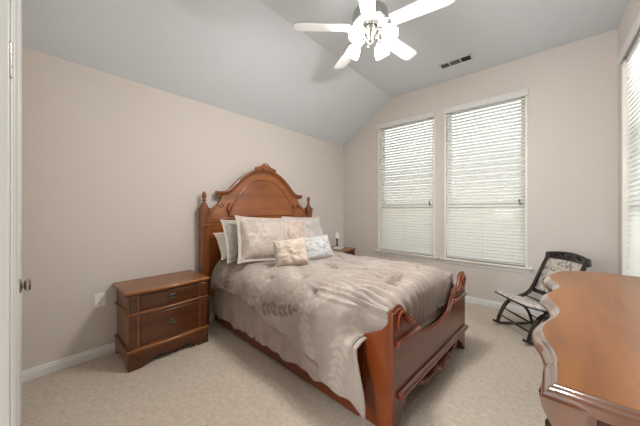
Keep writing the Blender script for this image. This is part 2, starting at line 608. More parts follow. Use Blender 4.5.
# outside
struct(MB().box(-12, 16, RY + T, 18, -0.35, -0.3).build('ground', M['grass']), 'lawn outside the back windows')
struct(MB().box(RX + T, 16, -6, RY + T, -0.35, -0.3).build('bounce_patio', M['paving']), 'added pale paving outside the side window, bouncing skylight indoors')  # paving added as a bright reflector for skylight entering from the side


hs = empty('backdrop_house', (1.0, 9.4, -0.3), 0, 'added grey sided house backdrop, darkening the gaps between the back blind slats', 'house')  # house added to block the low sky and grey the slat gaps
hw_ = MB().box(-8, 7, 0, 4, 0, 5.6)
for k in range(28):
    hw_.box(-8, 7, -0.015, 0, k * 0.2, k * 0.2 + 0.185)
hw_.build('wall', M['siding'], hs)
MB().prism([(-0.6, 5.5), (2.0, 7.2), (4.6, 5.5), (4.6, 5.65), (2.0, 7.4), (-0.6, 5.65)], -8.3, 7.3, 'yz').build('roof', M['roof'], hs)


def shrub(x, y, r_, h, label):
    mb = MB()
    rnd = random.Random(int(x * 100))
    for k in range(420):
        a = rnd.uniform(0, 2 * pi)
        u = rnd.uniform(-1, 1)
        q = sqrt(1 - u * u) * rnd.uniform(0.75, 1)
        p = Vector((x + r_ * q * cos(a), y + r_ * q * sin(a), -0.3 + h * (0.5 + 0.5 * u)))
        rot = Matrix.Rotation(rnd.uniform(0, 6.3), 3, 'Z') @ Matrix.Rotation(rnd.uniform(0, 6.3), 3, 'X')
        s_ = rnd.uniform(0.07, 0.13)
        mb.add([p + rot @ Vector(v_) for v_ in ((-s_, 0, 0), (0, -s_ * 0.5, 0.02), (s_, 0, 0), (0, s_ * 0.5, 0.02))], [(0, 1, 2, 3)])
    return tag(mb.build('shrub', M['leaf']), label, 'shrub', 'shrubs outside the windows')


shrub(-0.6, 7.8, 1.3, 1.75, 'yellow-green shrub outside, seen through the left back window')
shrub(2.5, 7.9, 1.3, 1.75, 'yellow-green shrub outside, seen through the right back window')

# ---------------------------------------------------------------- door, casing, handle
dcas = MB()
dcas.box(DO[0] - 0.085, DO[0] + 0.018, FY, FY + 0.026, 0, DO[2] + 0.07)
dcas.box(DO[0] - 0.070, DO[0] - 0.050, FY + 0.026, FY + 0.034, 0, DO[2] + 0.06)
dcas.box(DO[0] - 0.035, DO[0] - 0.012, FY + 0.026, FY + 0.031, 0, DO[2] + 0.06)
dcas.box(1.24, 1.31, FY, FY + 0.030, 0, 2.67).box(0.39, 0.455, FY, FY + 0.018, 0, 2.67).box(0.39, 1.31, FY, FY + 0.018, 2.605, 2.67)
dcas.box(DO[1], DO[1] + 0.07, FY, FY + 0.018, 0, DO[2] + 0.07)
dcas.box(DO[0] - 0.085, DO[1] + 0.07, FY, FY + 0.018, DO[2], DO[2] + 0.07)
dcas.box(DO[0], DO[0] + 0.018, FY - T, FY + 0.006, 0, DO[2]).box(DO[1] - 0.018, DO[1], FY - T, FY + 0.006, 0, DO[2])
dcas.box(DO[0], DO[1], FY - T, FY + 0.006, DO[2] - 0.018, DO[2])
struct(dcas.build('trim_1', M['trim'], None, 0.003), 'white door casing at the left photo edge')
d = struct(empty('door_1', (1.24, FY, 0)), 'white panel door folded flat against the wall at the left photo edge')
DL = 0.78
dl = MB().box(-DL, 0, 0.001, 0.026, 0.012, 2.60)
dl.build('door_leaf', M['trim'], d, 0.002)
pn = MB()
for z0, z1 in ((0.25, 0.95), (1.1, 2.45)):
    for x0, x1 in ((-DL + 0.1, -DL / 2 - 0.04), (-DL / 2 + 0.04, -0.1)):
        pn.box(x0, x1, 0.026, 0.0285, z0, z1)
pn.build('door_panel', M['trim'], d, 0.003)
ha = MB()
hx, hz = 1.13 - 1.24, 0.945
ha.lathe([(0.033, 0), (0.033, 0.006), (0.026, 0.010), (0.013, 0.012), (0.013, 0.016), (0.022, 0.018), (0.030, 0.024), (0.031, 0.032), (0.022, 0.038), (0.002, 0.040)], (hx, 0.026, hz), (0, 1, 0), 28)
ha.build('door_knob', M['nickel'], d, smooth=True)
for hz_ in (0.25, 1.69):
    h_ = MB()
    h_.tube([(1.905, FY + 0.026, hz_ - 0.045), (1.905, FY + 0.026, hz_ + 0.045)], 0.005, 10)
    h_.box(1.885, 1.905, FY + 0.0255, FY + 0.0285, hz_ - 0.043, hz_ + 0.043)
    for q in (-0.045, -0.015, 0.015, 0.045):
        h_.lathe([(0.0055, -0.002), (0.0062, 0), (0.0055, 0.002)], (1.905, FY + 0.026, hz_ + q), n=10)
    struct(h_.build('trim_2', M['nickel'], None, smooth=True), 'steel hinge on the door casing at the left photo edge')

# ---------------------------------------------------------------- outlet, vent
o_ = empty('wall_outlet', (0, 0.408, 0.50), 0, 'white double wall outlet beside the left nightstand', 'outlet')
MB().box(0, 0.006, -0.038, 0.038, -0.06, 0.06).build('cover_plate', M['plate'], o_, 0.003)
for zz in (-0.022, 0.022):
    rc = MB().prism([(0.016 * cos(a), zz + max(-0.012, min(0.012, 0.016 * sin(a)))) for a in [2 * pi * k / 20 for k in range(20)]], 0.005, 0.0085, 'yz').build('receptacle', M['plate'], o_, 0.0008)
    s_ = MB()
    s_.box(0.0084, 0.009, -0.008, -0.0055, zz - 0.002, zz + 0.007).box(0.0084, 0.009, 0.0055, 0.008, zz - 0.002, zz + 0.007)
    s_.lathe([(0.0025, 0), (0.0025, 0.0006)], (0.0084, 0, zz - 0.007), (1, 0, 0), 10)
    s_.build('slot', M['slot'], rc)
MB().lathe([(0.003, 0), (0.002, 0.001)], (0.006, 0, 0), (1, 0, 0), 10).build('screw', M['nickel'], o_)

vt = empty('ceiling_vent', (2.10, 3.60, CZ), 0, 'white rectangular air vent in the flat ceiling above the window', 'vent')
vf = MB()
VW, VH = 0.19, 0.075
vf.box(-VW, VW, -VH, -VH + 0.02, -0.008, 0.0).box(-VW, VW, VH - 0.02, VH, -0.008, 0.0)
vf.box(-VW, -VW + 0.02, -VH, VH, -0.008, 0.0).box(VW - 0.02, VW, -VH, VH, -0.008, 0.0)
for fx in (-0.07, 0.06):
    vf.box(fx - 0.006, fx + 0.006, -VH, VH, -0.007, 0.0)
vf.build('vent_frame', M['vent'], vt, 0.002)
MB().box(-VW + 0.01, VW - 0.01, -VH + 0.01, VH - 0.01, -0.0015, 0.0).build('duct_opening', M['vent_dark'], vt)
for sec, (x0, x1, ang, mt_) in enumerate(((-VW + 0.02, -0.076, 35, 'vent_mid'), (-0.064, 0.054, 20, 'vent_mid'))):
    lv = MB()
    k = 0
    yy = -VH + 0.026
    while yy < VH - 0.022:
        lv.obox(((x0 + x1) / 2, yy, -0.005), (x1 - x0) / 2, 0.0055, 0.0006, Matrix.Rotation(radians(ang), 3, 'X'))
        yy += 0.0105
    lv.build('louvers', M[mt_], vt)
lv = MB()
xx = 0.072
while xx < VW - 0.022:
    lv.obox((xx, 0, -0.005), 0.0055, VH - 0.022, 0.0006, Matrix.Rotation(radians(50), 3, 'Y'))
    xx += 0.014
lv.build('louvers', M['vent_dark'], vt)

# ---------------------------------------------------------------- ceiling fan
FX, FYY, FZ = 1.925, 1.765, 2.72
fan = empty('ceiling_fan', (FX, FYY, CZ), 0, 'white five-blade ceiling fan with four lit glass shades', 'ceiling fan')
dz = FZ - CZ
MB().lathe([(0.075, 0), (0.072, -0.03), (0.045, -0.07), (0.02, -0.085), (0.012, -0.09)], n=28).build('ceiling_mount', M['fan_white'], fan, smooth=True)
MB().lathe([(0.012, -0.08), (0.012, dz + 0.15)]).build('downrod', M['fan_white'], fan, smooth=True)
MB().lathe([(0.02, dz + 0.18), (0.05, dz + 0.165), (0.10, dz + 0.145), (0.135, dz + 0.115), (0.14, dz + 0.07), (0.135, dz + 0.035), (0.11, dz + 0.015), (0.08, dz + 0.008), (0.075, dz - 0.002), (0.03, dz - 0.006)], n=36).build('motor_housing', M['fan_white'], fan, smooth=True)
mb = MB()
mb.lathe([(0.095, dz + 0.010), (0.112, dz + 0.012), (0.128, dz + 0.024), (0.132, dz + 0.034)], n=36)
for k in range(20):
    a = 2 * pi * k / 20
    mb.obox((0.122 * cos(a), 0.122 * sin(a), dz + 0.022), 0.016, 0.004, 0.003, Matrix.Rotation(a, 3, 'Z'))
mb.build('motor_vent_fins', M['blade'], fan)
PH = 3.9055
for k in range(5):
    a = PH - radians(72) * k
    Rz = Matrix.Rotation(a, 3, 'Z')
    out = []
    L0, L1, W0, W1 = 0.165, 0.60, 0.052, 0.066
    for s_ in [(L0, -W0), (L0 + 0.12, -W0 - 0.006), (L1 - 0.05, -W1), (L1 - 0.012, -W1 + 0.012), (L1, -W1 + 0.035), (L1, W1 - 0.035), (L1 - 0.012, W1 - 0.012), (L1 - 0.05, W1), (L0 + 0.12, W0 + 0.006), (L0, W0)]:
        out.append(s_)
    tl = Matrix.Rotation(a, 3, 'Z') @ Matrix.Rotation(radians(-12), 3, 'X')
    n = len(out)
    vs = [tl @ Vector((p[0], p[1], 0.004)) + Vector((0, 0, dz)) for p in out] + [tl @ Vector((p[0], p[1], -0.004)) + Vector((0, 0, dz)) for p in out]
    bb = MB().add(vs, [tuple(range(n)), tuple(range(n, 2 * n))[::-1]] + [(i, n + i, n + (i + 1) % n, (i + 1) % n) for i in range(n)])
    bo = bb.build('blade', M['blade'], fan, 0.002)
    ir = MB()
    for sgn in (-1, 1):
        pts = [tl @ Vector(p) + Vector((0, 0, dz)) for p in [(0.10, sgn * 0.010, 0.0), (0.14, sgn * 0.03, -0.009), (0.175, sgn * 0.036, -0.010), (0.20, sgn * 0.02, -0.009), (0.23, 0, -0.008)]]
        ir.tube(spline(pts, 4), 0.0055, 8)
    ir.lathe([(0.014, -0.012), (0.014, -0.006)], tl @ Vector((0.215, 0, 0)) + Vector((0, 0, dz)), n=12)
    ir.build('blade_iron', M['blade'], bo, smooth=True)
# light kit
MB().lathe([(0.03, dz), (0.062, dz - 0.01), (0.066, dz - 0.03), (0.05, dz - 0.055), (0.034, dz - 0.07), (0.03, dz - 0.09), (0.02, dz - 0.105), (0.008, dz - 0.115), (0.003, dz - 0.125)], n=28).build('light_fitter', M['nickel'], fan, smooth=True)
for k in range(4):
    a = radians(41.3 + 45 + 90 * k)
    dx, dy = cos(a), sin(a)
    arm = MB().tube(spline([(0.04 * dx, 0.04 * dy, dz - 0.04), (0.075 * dx, 0.075 * dy, dz - 0.03), (0.106 * dx, 0.106 * dy, dz - 0.042), (0.120 * dx, 0.120 * dy, dz - 0.058)], 5), 0.007, 8)
    ax = Vector((0.62 * dx, 0.62 * dy, -0.78)).normalized()
    c0 = Vector((0.118 * dx, 0.118 * dy, dz - 0.054))
    arm.lathe([(0.010, -0.008), (0.022, 0.0), (0.024, 0.020), (0.018, 0.024)], c0, ax, 18)
    ao = arm.build('lamp_arm', M['nickel'], fan, smooth=True)
    sh = MB().lathe([(0.018, 0.016), (0.030, 0.024), (0.046, 0.048), (0.054, 0.078), (0.056, 0.098), (0.055, 0.114), (0.052, 0.114), (0.053, 0.098), (0.050, 0.078), (0.043, 0.048), (0.027, 0.026), (0.010, 0.018)], c0, ax, 24)
    sh.build('glass_shade', M['lit_shade'], ao, smooth=True)
    MB().sphere(tuple(c0 + ax * 0.062), 0.024, 10).build('bulb', M['lit_shade'], ao, smooth=True)
    pl_ = bpy.data.lights.new('bulb_light', 'POINT')
    pl_.energy = 34
    pl_.shadow_soft_size = 0.03
    pl_.color = (1.0, 0.97, 0.93)
    po_ = bpy.data.objects.new('bulb_light', pl_)
    COL.objects.link(po_)
    po_.location = Vector((FX, FYY, CZ)) + c0 + ax * 0.098
for k, (ang, ln) in enumerate(((radians(41.3 - 90 - 30), 0.10), (radians(41.3 - 90 + 50), 0.11))):
    px, py = 0.045 * cos(ang), 0.045 * sin(ang)
    pc = MB().tube([(px, py, dz - 0.06), (px, py, dz - 0.06 - ln)], 0.0014, 6)
    pc.sphere((px, py, dz - 0.066 - ln), 0.007, 8, (1, 1, 1.5))
    pc.build('pull_chain', M['nickel'], fan, smooth=True)


# ---------------------------------------------------------------- bed
BX, BY, BR = 0.045, 2.10, radians(-2.0)
bed = empty('bed', (BX, BY, 0), BR, 'carved reddish-brown wooden bed with an arched headboard and low scrolled footboard', 'bed')

# headboard (a part with sub-parts)
hb_out = []
right = [(0.60, 0.30), (0.80, 0.30), (0.80, 1.20), (0.775, 1.225), (0.755, 1.235), (0.735, 1.29), (0.70, 1.33), (0.665, 1.35), (0.63, 1.385), (0.605, 1.42), (0.60, 1.455)]
arch_r = [(0.66, 1.465), (0.56, 1.475), (0.49, 1.505), (0.43, 1.56), (0.35, 1.64), (0.27, 1.705), (0.18, 1.755), (0.09, 1.785), (0.0, 1.795)]
half = right + arch_r[1:]
outl = half + [(-y, z) for y, z in half[::-1][1:]]
hbm = MB().prism(outl, 0.035, 0.065, 'yz')
hbo = hbm.build('headboard', M['wood_h'], bed, 0.004)
# crown moulding along the arch
arch = spline([(0.06, y, z) for y, z in [(0.665, 1.468)] + arch_r[1:]] + [(0.06, -y, z) for y, z in (arch_r[::-1][1:-1] + [(0.665, 1.468)])], 5)
prof = [(-0.032, -0.012), (0.012, -0.012), (0.014, 0.0), (0.024, 0.008), (0.026, 0.016), (0.034, 0.024), (0.036, 0.038), (0.032, 0.046), (-0.032, 0.046)]
cm = MB()
rings = []
for i, p in enumerate(arch):
    t = (arch[min(i + 1, len(arch) - 1)] - arch[max(i - 1, 0)]).normalized()
    nrm = Vector((0, -t.z, t.y))
    if nrm.z < 0:
        nrm = -nrm
    rings.append([p + Vector((1, 0, 0)) * a + nrm * b_ for a, b_ in prof])
cm.loft(rings)
cm.build('crown_moulding', M['wood_post'], hbo, smooth=True)
# raised panel with its bead
pr = [(0.505, 1.215), (0.50, 1.26), (0.475, 1.33), (0.44, 1.37), (0.435, 1.385), (0.36, 1.50), (0.29, 1.58), (0.20, 1.645), (0.10, 1.68), (0, 1.69)]
pl = pr + [(-y, z) for y, z in pr[::-1][1:]]
MB().prism(pl, 0.062, 0.072, 'yz').build('raised_panel', M['wood_h'], hbo, 0.005)
bead = MB().tube([(0.070, y, z) for y, z in pl] + [(0.070, pl[0][0], pl[0][1])], 0.008, 8)
bead.build('panel_bead', M['wood_post'], hbo, smooth=True)
# S scroll brackets at the panel's shoulders
for sg in (-1, 1):
    scr = MB().tube(spline([(0.074, sg * 0.50, 1.235), (0.078, sg * 0.525, 1.27), (0.078, sg * 0.53, 1.32), (0.078, sg * 0.51, 1.36), (0.075, sg * 0.50, 1.372)], 5), 0.012, 8)
    scr.tube(spline([(0.068, sg * 0.60, 1.37), (0.072, sg * 0.585, 1.345), (0.072, sg * 0.60, 1.325), (0.072, sg * 0.625, 1.335), (0.07, sg * 0.62, 1.35)], 5), 0.008, 8)
    scr.tube(spline([(0.066, sg * 0.64, 1.345), (0.068, sg * 0.68, 1.31), (0.068, sg * 0.71, 1.27), (0.066, sg * 0.74, 1.245)], 5), 0.009, 8)
    scr.build('scroll_carving', M['wood_post'], hbo, smooth=True)
MB().box(0.03, 0.078, -0.79, 0.79, 1.175, 1.20).box(0.03, 0.072, -0.79, 0.79, 1.14, 1.175).build('cross_moulding', M['wood_h'], hbo, 0.006)
MB().box(0.03, 0.066, -0.79, 0.79, 0.85, 1.14).build('lower_panel', M['wood_h'], hbo, 0.004)
# crest carving: shell with leaves
cr = MB()
for k in range(-4, 5):
    a = k * 0.30
    ln = 0.098 - 0.006 * abs(k)
    p0 = Vector((0.075, 0, 1.825))
    tip = p0 + Vector((0.016, sin(a) * ln * 1.15, cos(a) * ln))
    midp = p0 + Vector((0.026, sin(a) * ln * 0.55, cos(a) * ln * 0.62))
    cr.tube(spline([p0, midp, tip], 4), [0.008, 0.010, 0.012, 0.014, 0.015, 0.015, 0.014, 0.012, 0.007][:9], 8)
for sg in (-1, 1):
    cr.tube(spline([(0.085, sg * 0.02, 1.83), (0.09, sg * 0.08, 1.855), (0.088, sg * 0.13, 1.84), (0.085, sg * 0.17, 1.815)], 5), [0.018] * 6 + [0.016] * 5 + [0.012] * 3 + [0.009, 0.006], 8)
    cr.sphere((0.09, sg * 0.15, 1.838), 0.018, 8, (0.8, 1, 1))
cr.sphere((0.095, 0, 1.835), 0.024, 8, (0.7, 1, 1))
cr.build('crest_carving', M['wood_h'], hbo, smooth=True)
# posts with finials
for sg in (-1, 1):
    y = 0.828 if sg > 0 else -0.805
    pp = MB().box(0.02, 0.105, y - 0.042, y + 0.042, 0.0, 1.245)
    po = pp.build('post', M['wood_post'], bed, 0.006)
    MB().box(0.012, 0.113, y - 0.050, y + 0.050, 1.10, 1.125).build('post_band', M['wood_post'], po, 0.005)
    cp = MB()
    cp.box(0.012, 0.113, y - 0.050, y + 0.050, 1.245, 1.262).box(0.016, 0.109, y - 0.046, y + 0.046, 1.262, 1.30).box(0.008, 0.117, y - 0.054, y + 0.054, 1.30, 1.318)
    cp.build('post_cap', M['wood_post'], po, 0.005)
    MB().lathe([(0.040, 1.316), (0.044, 1.326), (0.040, 1.340), (0.026, 1.362), (0.018, 1.378), (0.016, 1.392), (0.026, 1.398), (0.026, 1.405), (0.014, 1.412), (0.014, 1.420), (0.022, 1.432), (0.026, 1.450), (0.024, 1.472), (0.015, 1.492), (0.004, 1.502)], (0.062, y, 0), n=24).build('finial', M['wood_post'], po, smooth=True)

# side rails
for sg in (-1, 1):
    y = sg * 0.70
    ra = MB().prism([(0.09, 0.03), (2.08, 0.03), (2.08, 0.26), (0.09, 0.26)], min(y, y - sg * 0.028), max(y, y - sg * 0.028), 'xz')
    ra.build('side_rail', M['wood_rail'], bed, 0.004)

# footboard, turned a little more than the rails
fb = bpy.data.objects.new('footboard', None)
COL.objects.link(fb)
fb.parent = bed
fb.location = (2.31, 0.0, 0)
fb.rotation_euler = (0, 0, radians(-1.9))
HWD = 0.662
tp = [(0.0, 0.706), (0.03, 0.700), (0.05, 0.712), (0.085, 0.716), (0.12, 0.705), (0.15, 0.675), (0.18, 0.640), (0.21, 0.612), (0.24, 0.600), (0.262, 0.606), (0.282, 0.592), (0.295, 0.565), (0.335, 0.515), (0.39, 0.472), (0.46, 0.445), (0.55, 0.432), (0.662, 0.428)]
top_l = [(-HWD + s_, z) for s_, z in tp]
top = top_l + [(-y, z) for y, z in top_l[::-1][1:]]
bt = [(0.0, 0.035), (0.075, 0.035), (0.085, 0.075), (0.105, 0.105), (0.155, 0.118), (0.17, 0.150), (0.22, 0.165), (0.30, 0.165), (0.36, 0.175), (0.50, 0.172), (0.662, 0.168)]
bot_l = [(-HWD + s_, z) for s_, z in bt]
bot = bot_l + [(-y, z) for y, z in bot_l[::-1][1:]]
outl = top[::-1] + bot
fp = MB().prism(outl, -0.034, 0.0, 'yz')
fpo = fp.build('front_panel', M['wood_foot'], fb, 0.004)
# rounded scroll lip on the top edge
lip = MB().tube(spline([(-0.017, y, z) for y, z in top], 3), 0.0175, 10, flat=(1, 0.45), up=(1, 0, 0))
lip.build('top_lip', M['wood_wing'], fpo, smooth=True)
for sg in (-1, 1):
    Y = lambda s_: sg * (HWD - s_)
    sc_ = MB().tube(spline([(0.004, Y(0.06), 0.60), (0.010, Y(0.045), 0.645), (0.012, Y(0.06), 0.685), (0.012, Y(0.10), 0.695), (0.012, Y(0.125), 0.665), (0.012, Y(0.11), 0.635), (0.012, Y(0.085), 0.645), (0.012, Y(0.09), 0.665)], 5), 0.010, 8)
    sc_.tube(spline([(0.004, Y(0.14), 0.655), (0.010, Y(0.175), 0.615), (0.010, Y(0.22), 0.59), (0.008, Y(0.255), 0.585)], 4), 0.008, 8)
    sc_.build('corner_scroll', M['wood_wing'], fpo, smooth=True)
    y0, y1 = sorted((Y(0.035), Y(0.325)))
    um = MB()
    um.prism([(0.0, 0.503), (0.014, 0.503), (0.020, 0.512), (0.026, 0.516), (0.026, 0.530), (0.018, 0.538), (0.0, 0.540)], y0, y1, 'xz')
    um.build('upper_moulding', M['wood_foot'], fpo, 0.002)
lm = MB().prism([(0.0, 0.188), (0.016, 0.188), (0.022, 0.196), (0.028, 0.200), (0.028, 0.216), (0.020, 0.224), (0.0, 0.228)], -HWD + 0.06, HWD + 0.01, 'xz')
lm.build('lower_moulding', M['wood_foot'], fpo, 0.002)
# carved acanthus apron
ca = MB()
for sg in (-1, 1):
    ca.tube(spline([(0.008, 0.0, 0.120), (0.012, sg * 0.06, 0.150), (0.012, sg * 0.13, 0.168), (0.012, sg * 0.20, 0.150), (0.012, sg * 0.27, 0.160), (0.010, sg * 0.35, 0.178), (0.006, sg * 0.42, 0.182)], 5), [0.020 - 0.0004 * k for k in range(31)], 8, flat=(1.2, 0.8))
    for y, z, r_ in ((0.05, 0.112, 0.022), (0.09, 0.126, 0.020), (0.135, 0.138, 0.021), (0.175, 0.128, 0.018), (0.215, 0.122, 0.019), (0.255, 0.138, 0.016), (0.30, 0.150, 0.016), (0.345, 0.164, 0.013)):
        ca.sphere((0.010, sg * y, z), r_, 8, (0.5, 0.8, 1.15))
        ca.tube(spline([(0.016, sg * (y + 0.012), z + 0.02), (0.020, sg * y, z), (0.014, sg * (y - 0.014), z - r_ * 0.9)], 4), 0.006, 6)
ca.sphere((0.010, 0, 0.118), 0.032, 10, (0.5, 1, 1.1))
ca.build('apron_carving', M['wood_foot'], fpo, smooth=True)
# wing panels returning along the sides
wg = [(0.0, 0.0), (-0.25, 0.0), (-0.25, 0.50), (-0.20, 0.522), (-0.13, 0.556), (-0.075, 0.590), (-0.035, 0.635), (-0.012, 0.690), (0.0, 0.706)]
for sg in (-1, 1):
    y0, y1 = sorted((sg * (HWD + 0.001), sg * (HWD - 0.030)))
    wo = MB().prism([(x - 0.001, z) for x, z in wg], y0, y1, 'xz').build('side_wing', M['wood_wing'], fb, 0.006)
    gy = sg * (HWD + 0.001)
    MB().box(-0.2155, -0.212, *sorted((gy, gy + sg * 0.001)), 0.03, 0.47).build('groove', M['groove'], wo)

# mattress
mt = MB().box(0.11, 2.20, -0.60, 0.60, 0.30, 0.65)
mo = mt.build('mattress', M['sheet'], bed, 0.07, seg=5)


# ---------------------------------------------------------------- comforter (draped cloth)
def smooth(t):
    t = np.clip(t, 0, 1)
    return t * t * (3 - 2 * t)


def fold_profile(s, r_):
    """arc-length s past an edge start: quarter round of radius r_, then straight down -> (out, drop)"""
    q = pi / 2 * r_
    a = np.clip(s, 0, q) / r_
    out = np.where(s <= 0, s, r_ * np.sin(a))
    drop = np.where(s <= 0, 0, r_ * (1 - np.cos(a)) + np.maximum(0, s - q))
    return out, drop


NA, NB = 300, 330
A0, A1 = 0.16, 2.62
a = np.linspace(A0, A1, NA)[:, None] * np.ones((1, NB))
bt_ = np.linspace(-1, 1, NB)[None, :] * np.ones((NA, 1))
# hem height on the near side as a function of the length
hx_ = np.array([0.06, 0.12, 0.4, 0.75, 0.95, 1.1, 1.4, 1.67, 1.80, 1.93, 2.07, 2.16])
hz_ = np.array([0.40, 0.43, 0.47, 0.475, 0.455, 0.425, 0.35, 0.285, 0.22, 0.165, 0.15, 0.115])
TOP = 0.735
RN = 0.18
EY = 0.58
hem = np.interp(np.minimum(a, 2.2), hx_, hz_)
hem = hem + 0.008 * np.sin(a * 19) + 0.006 * np.sin(a * 43 + 1)
straight = (TOP - RN) - hem
Lnear = EY + pi / 2 * RN + straight
Lfar = EY + pi / 2 * RN + (TOP - RN - 0.30)
b_ = np.where(bt_ < 0, bt_ * Lnear, bt_ * Lfar)
out_n, drop_n = fold_profile(np.abs(b_) - EY, RN)
yy = np.sign(b_) * np.where(np.abs(b_) < EY, np.abs(b_), EY + out_n)
side_w = smooth((np.abs(b_) - (EY - 0.12)) / 0.16)
zz = TOP - drop_n
# centre crown of the stuffed bed
zz = zz + 0.018 * np.cos(np.clip(yy / 0.8, -1, 1) * pi / 2) - 0.0
# foot fall in the top region
FS = 2.13
RF = 0.11
ofx, dfz = fold_profile(a - FS, RF)
# length of the fall limited: hem inside the footboard
fallx = FS + ofx
fallx = np.where(a > FS, FS + ofx, a)
fz = dfz
lim = 0.25
fz = np.where(fz > lim, lim + (fz - lim) * 0.15, fz)
fallx = np.where(fz > lim, fallx - (fz - lim) * 0.5, fallx)
# side region: cloth runs on until 2.19 then is compressed into a fold
endx = 2.135 + 0.075 * smooth((0.50 - zz) / 0.35) + 0.15 * smooth((zz - 0.50) / 0.06)
sidex = np.where(a > endx - 0.06, endx - 0.06 + (a - endx + 0.06) * 0.05, a)
far = (b_ > 0)
xx = (1 - side_w) * fallx + side_w * sidex
xx = np.minimum(xx, 2.262)
zz = zz - (1 - side_w) * fz
zz = zz - 0.045 * smooth((xx - 1.95) / 0.25) * smooth((np.abs(b_) - 0.30) / 0.3) * smooth((zz - 0.5) / 0.15)
# puffiness and tufts
top_w = smooth((0.80 - np.abs(yy)) / 0.1)
tz = np.zeros_like(zz)
tuf = []
for i in range(7):
    for j in range(-2, 3):
        ax_ = 0.62 + i * 0.26
        by_ = j * 0.34 + (0.17 if i % 2 else 0)
        if ax_ < 2.0 and abs(by_) < 0.78:
            tuf.append((ax_, by_))
rs = np.random.RandomState(3)
for ax_, by_ in tuf:
    ax_ += rs.uniform(-0.02, 0.02)
    by_ += rs.uniform(-0.02, 0.02)
    da, db = a - ax_, b_ - by_
    rr = np.sqrt(da ** 2 + db ** 2)
    tz -= 0.03 * np.exp(-(rr / 0.03) ** 2) + 0.016 * np.exp(-(rr / 0.10) ** 2)
    th = rs.uniform(-0.5, 0.5) + 1.2
    u_, v_ = da * cos(th) + db * sin(th), -da * sin(th) + db * cos(th)
    tz -= 0.024 * np.exp(-(v_ / 0.011) ** 2 - (u_ / 0.065) ** 2)


def vnoise(x, y, seed, f):
    rs_ = np.random.RandomState(seed)
    g = rs_.rand(64, 64)
    X, Y = (x * f) % 63, (y * f) % 63
    i, j = X.astype(int), Y.astype(int)
    u_, v_ = X - i, Y - j
    u_, v_ = u_ * u_ * (3 - 2 * u_), v_ * v_ * (3 - 2 * v_)
    return g[i, j] * (1 - u_) * (1 - v_) + g[(i + 1) % 64, j] * u_ * (1 - v_) + g[i, (j + 1) % 64] * (1 - u_) * v_ + g[(i + 1) % 64, (j + 1) % 64] * u_ * v_ - 0.5


bump = 0.022 * vnoise(a + 3, b_ + 5, 1, 5.0) + 0.012 * vnoise(a + 3, b_ * 0.7 + 5, 2, 11.0) + 0.005 * vnoise(a + 3, b_ + 5, 4, 25.0)
# gathers at the foot: ridges running along the length, stronger toward the footboard
gw = smooth((a - 1.5) / 0.5) * smooth((0.78 - np.abs(b_)) / 0.2)
ph = b_ * 2 * pi / 0.070 + 2.2 * np.sin(b_ * 9) + 1.2 * np.sin(a * 5 + b_ * 3)
gath = (1 - np.abs(np.sin(ph / 2))) - 0.4
gath = gath * (0.6 + 0.8 * (vnoise(a + 1, b_ + 3, 9, 6.0) + 0.5))
disp = tz + bump + 0.042 * gw * gath
# side drape waves (cloth hanging): in y
a_free = a
a = a * (1 - side_w) + np.minimum(a, endx - 0.05) * side_w
sidefold = side_w * (0.006 + 0.008 * np.sin(a * 11 + 0.8) + 0.005 * np.sin(a * 27 + 2) + 0.022 * vnoise(a + 2, b_ * 0.5 + 4, 12, 5.0)) * smooth((TOP - zz) / 0.25)
crease = np.exp(-((a - 1.80 - 0.35 * (zz - 0.3)) / 0.05) ** 2) * side_w * smooth((0.55 - zz) / 0.25)
a = a_free
yy = yy + np.sign(b_) * (sidefold + 0.02 * smooth((0.6 - zz) / 0.45) * side_w - 0.02 * crease)
win_ = smooth((xx - 1.94) / 0.17) * smooth((zz - 0.47) / 0.06)
yy = yy * (1 - win_) + np.sign(yy) * np.minimum(np.abs(yy), 0.605 + 0.02 * (np.abs(yy) - 0.6)) * win_
P = np.stack([xx, yy, zz], -1)
gu = np.gradient(P, axis=0)
gv = np.gradient(P, axis=1)
nr = np.cross(gu, gv)
nr /= np.maximum(1e-9, np.linalg.norm(nr, axis=-1, keepdims=True))
cmp_ = np.clip((a - (endx - 0.05)) / 0.02, 0, 1) * side_w
P = P + nr * (disp * (1 - cmp_))[..., None]
P[..., 0] = np.minimum(P[..., 0], np.where(np.abs(P[..., 1]) < 0.66, 2.262, 9))
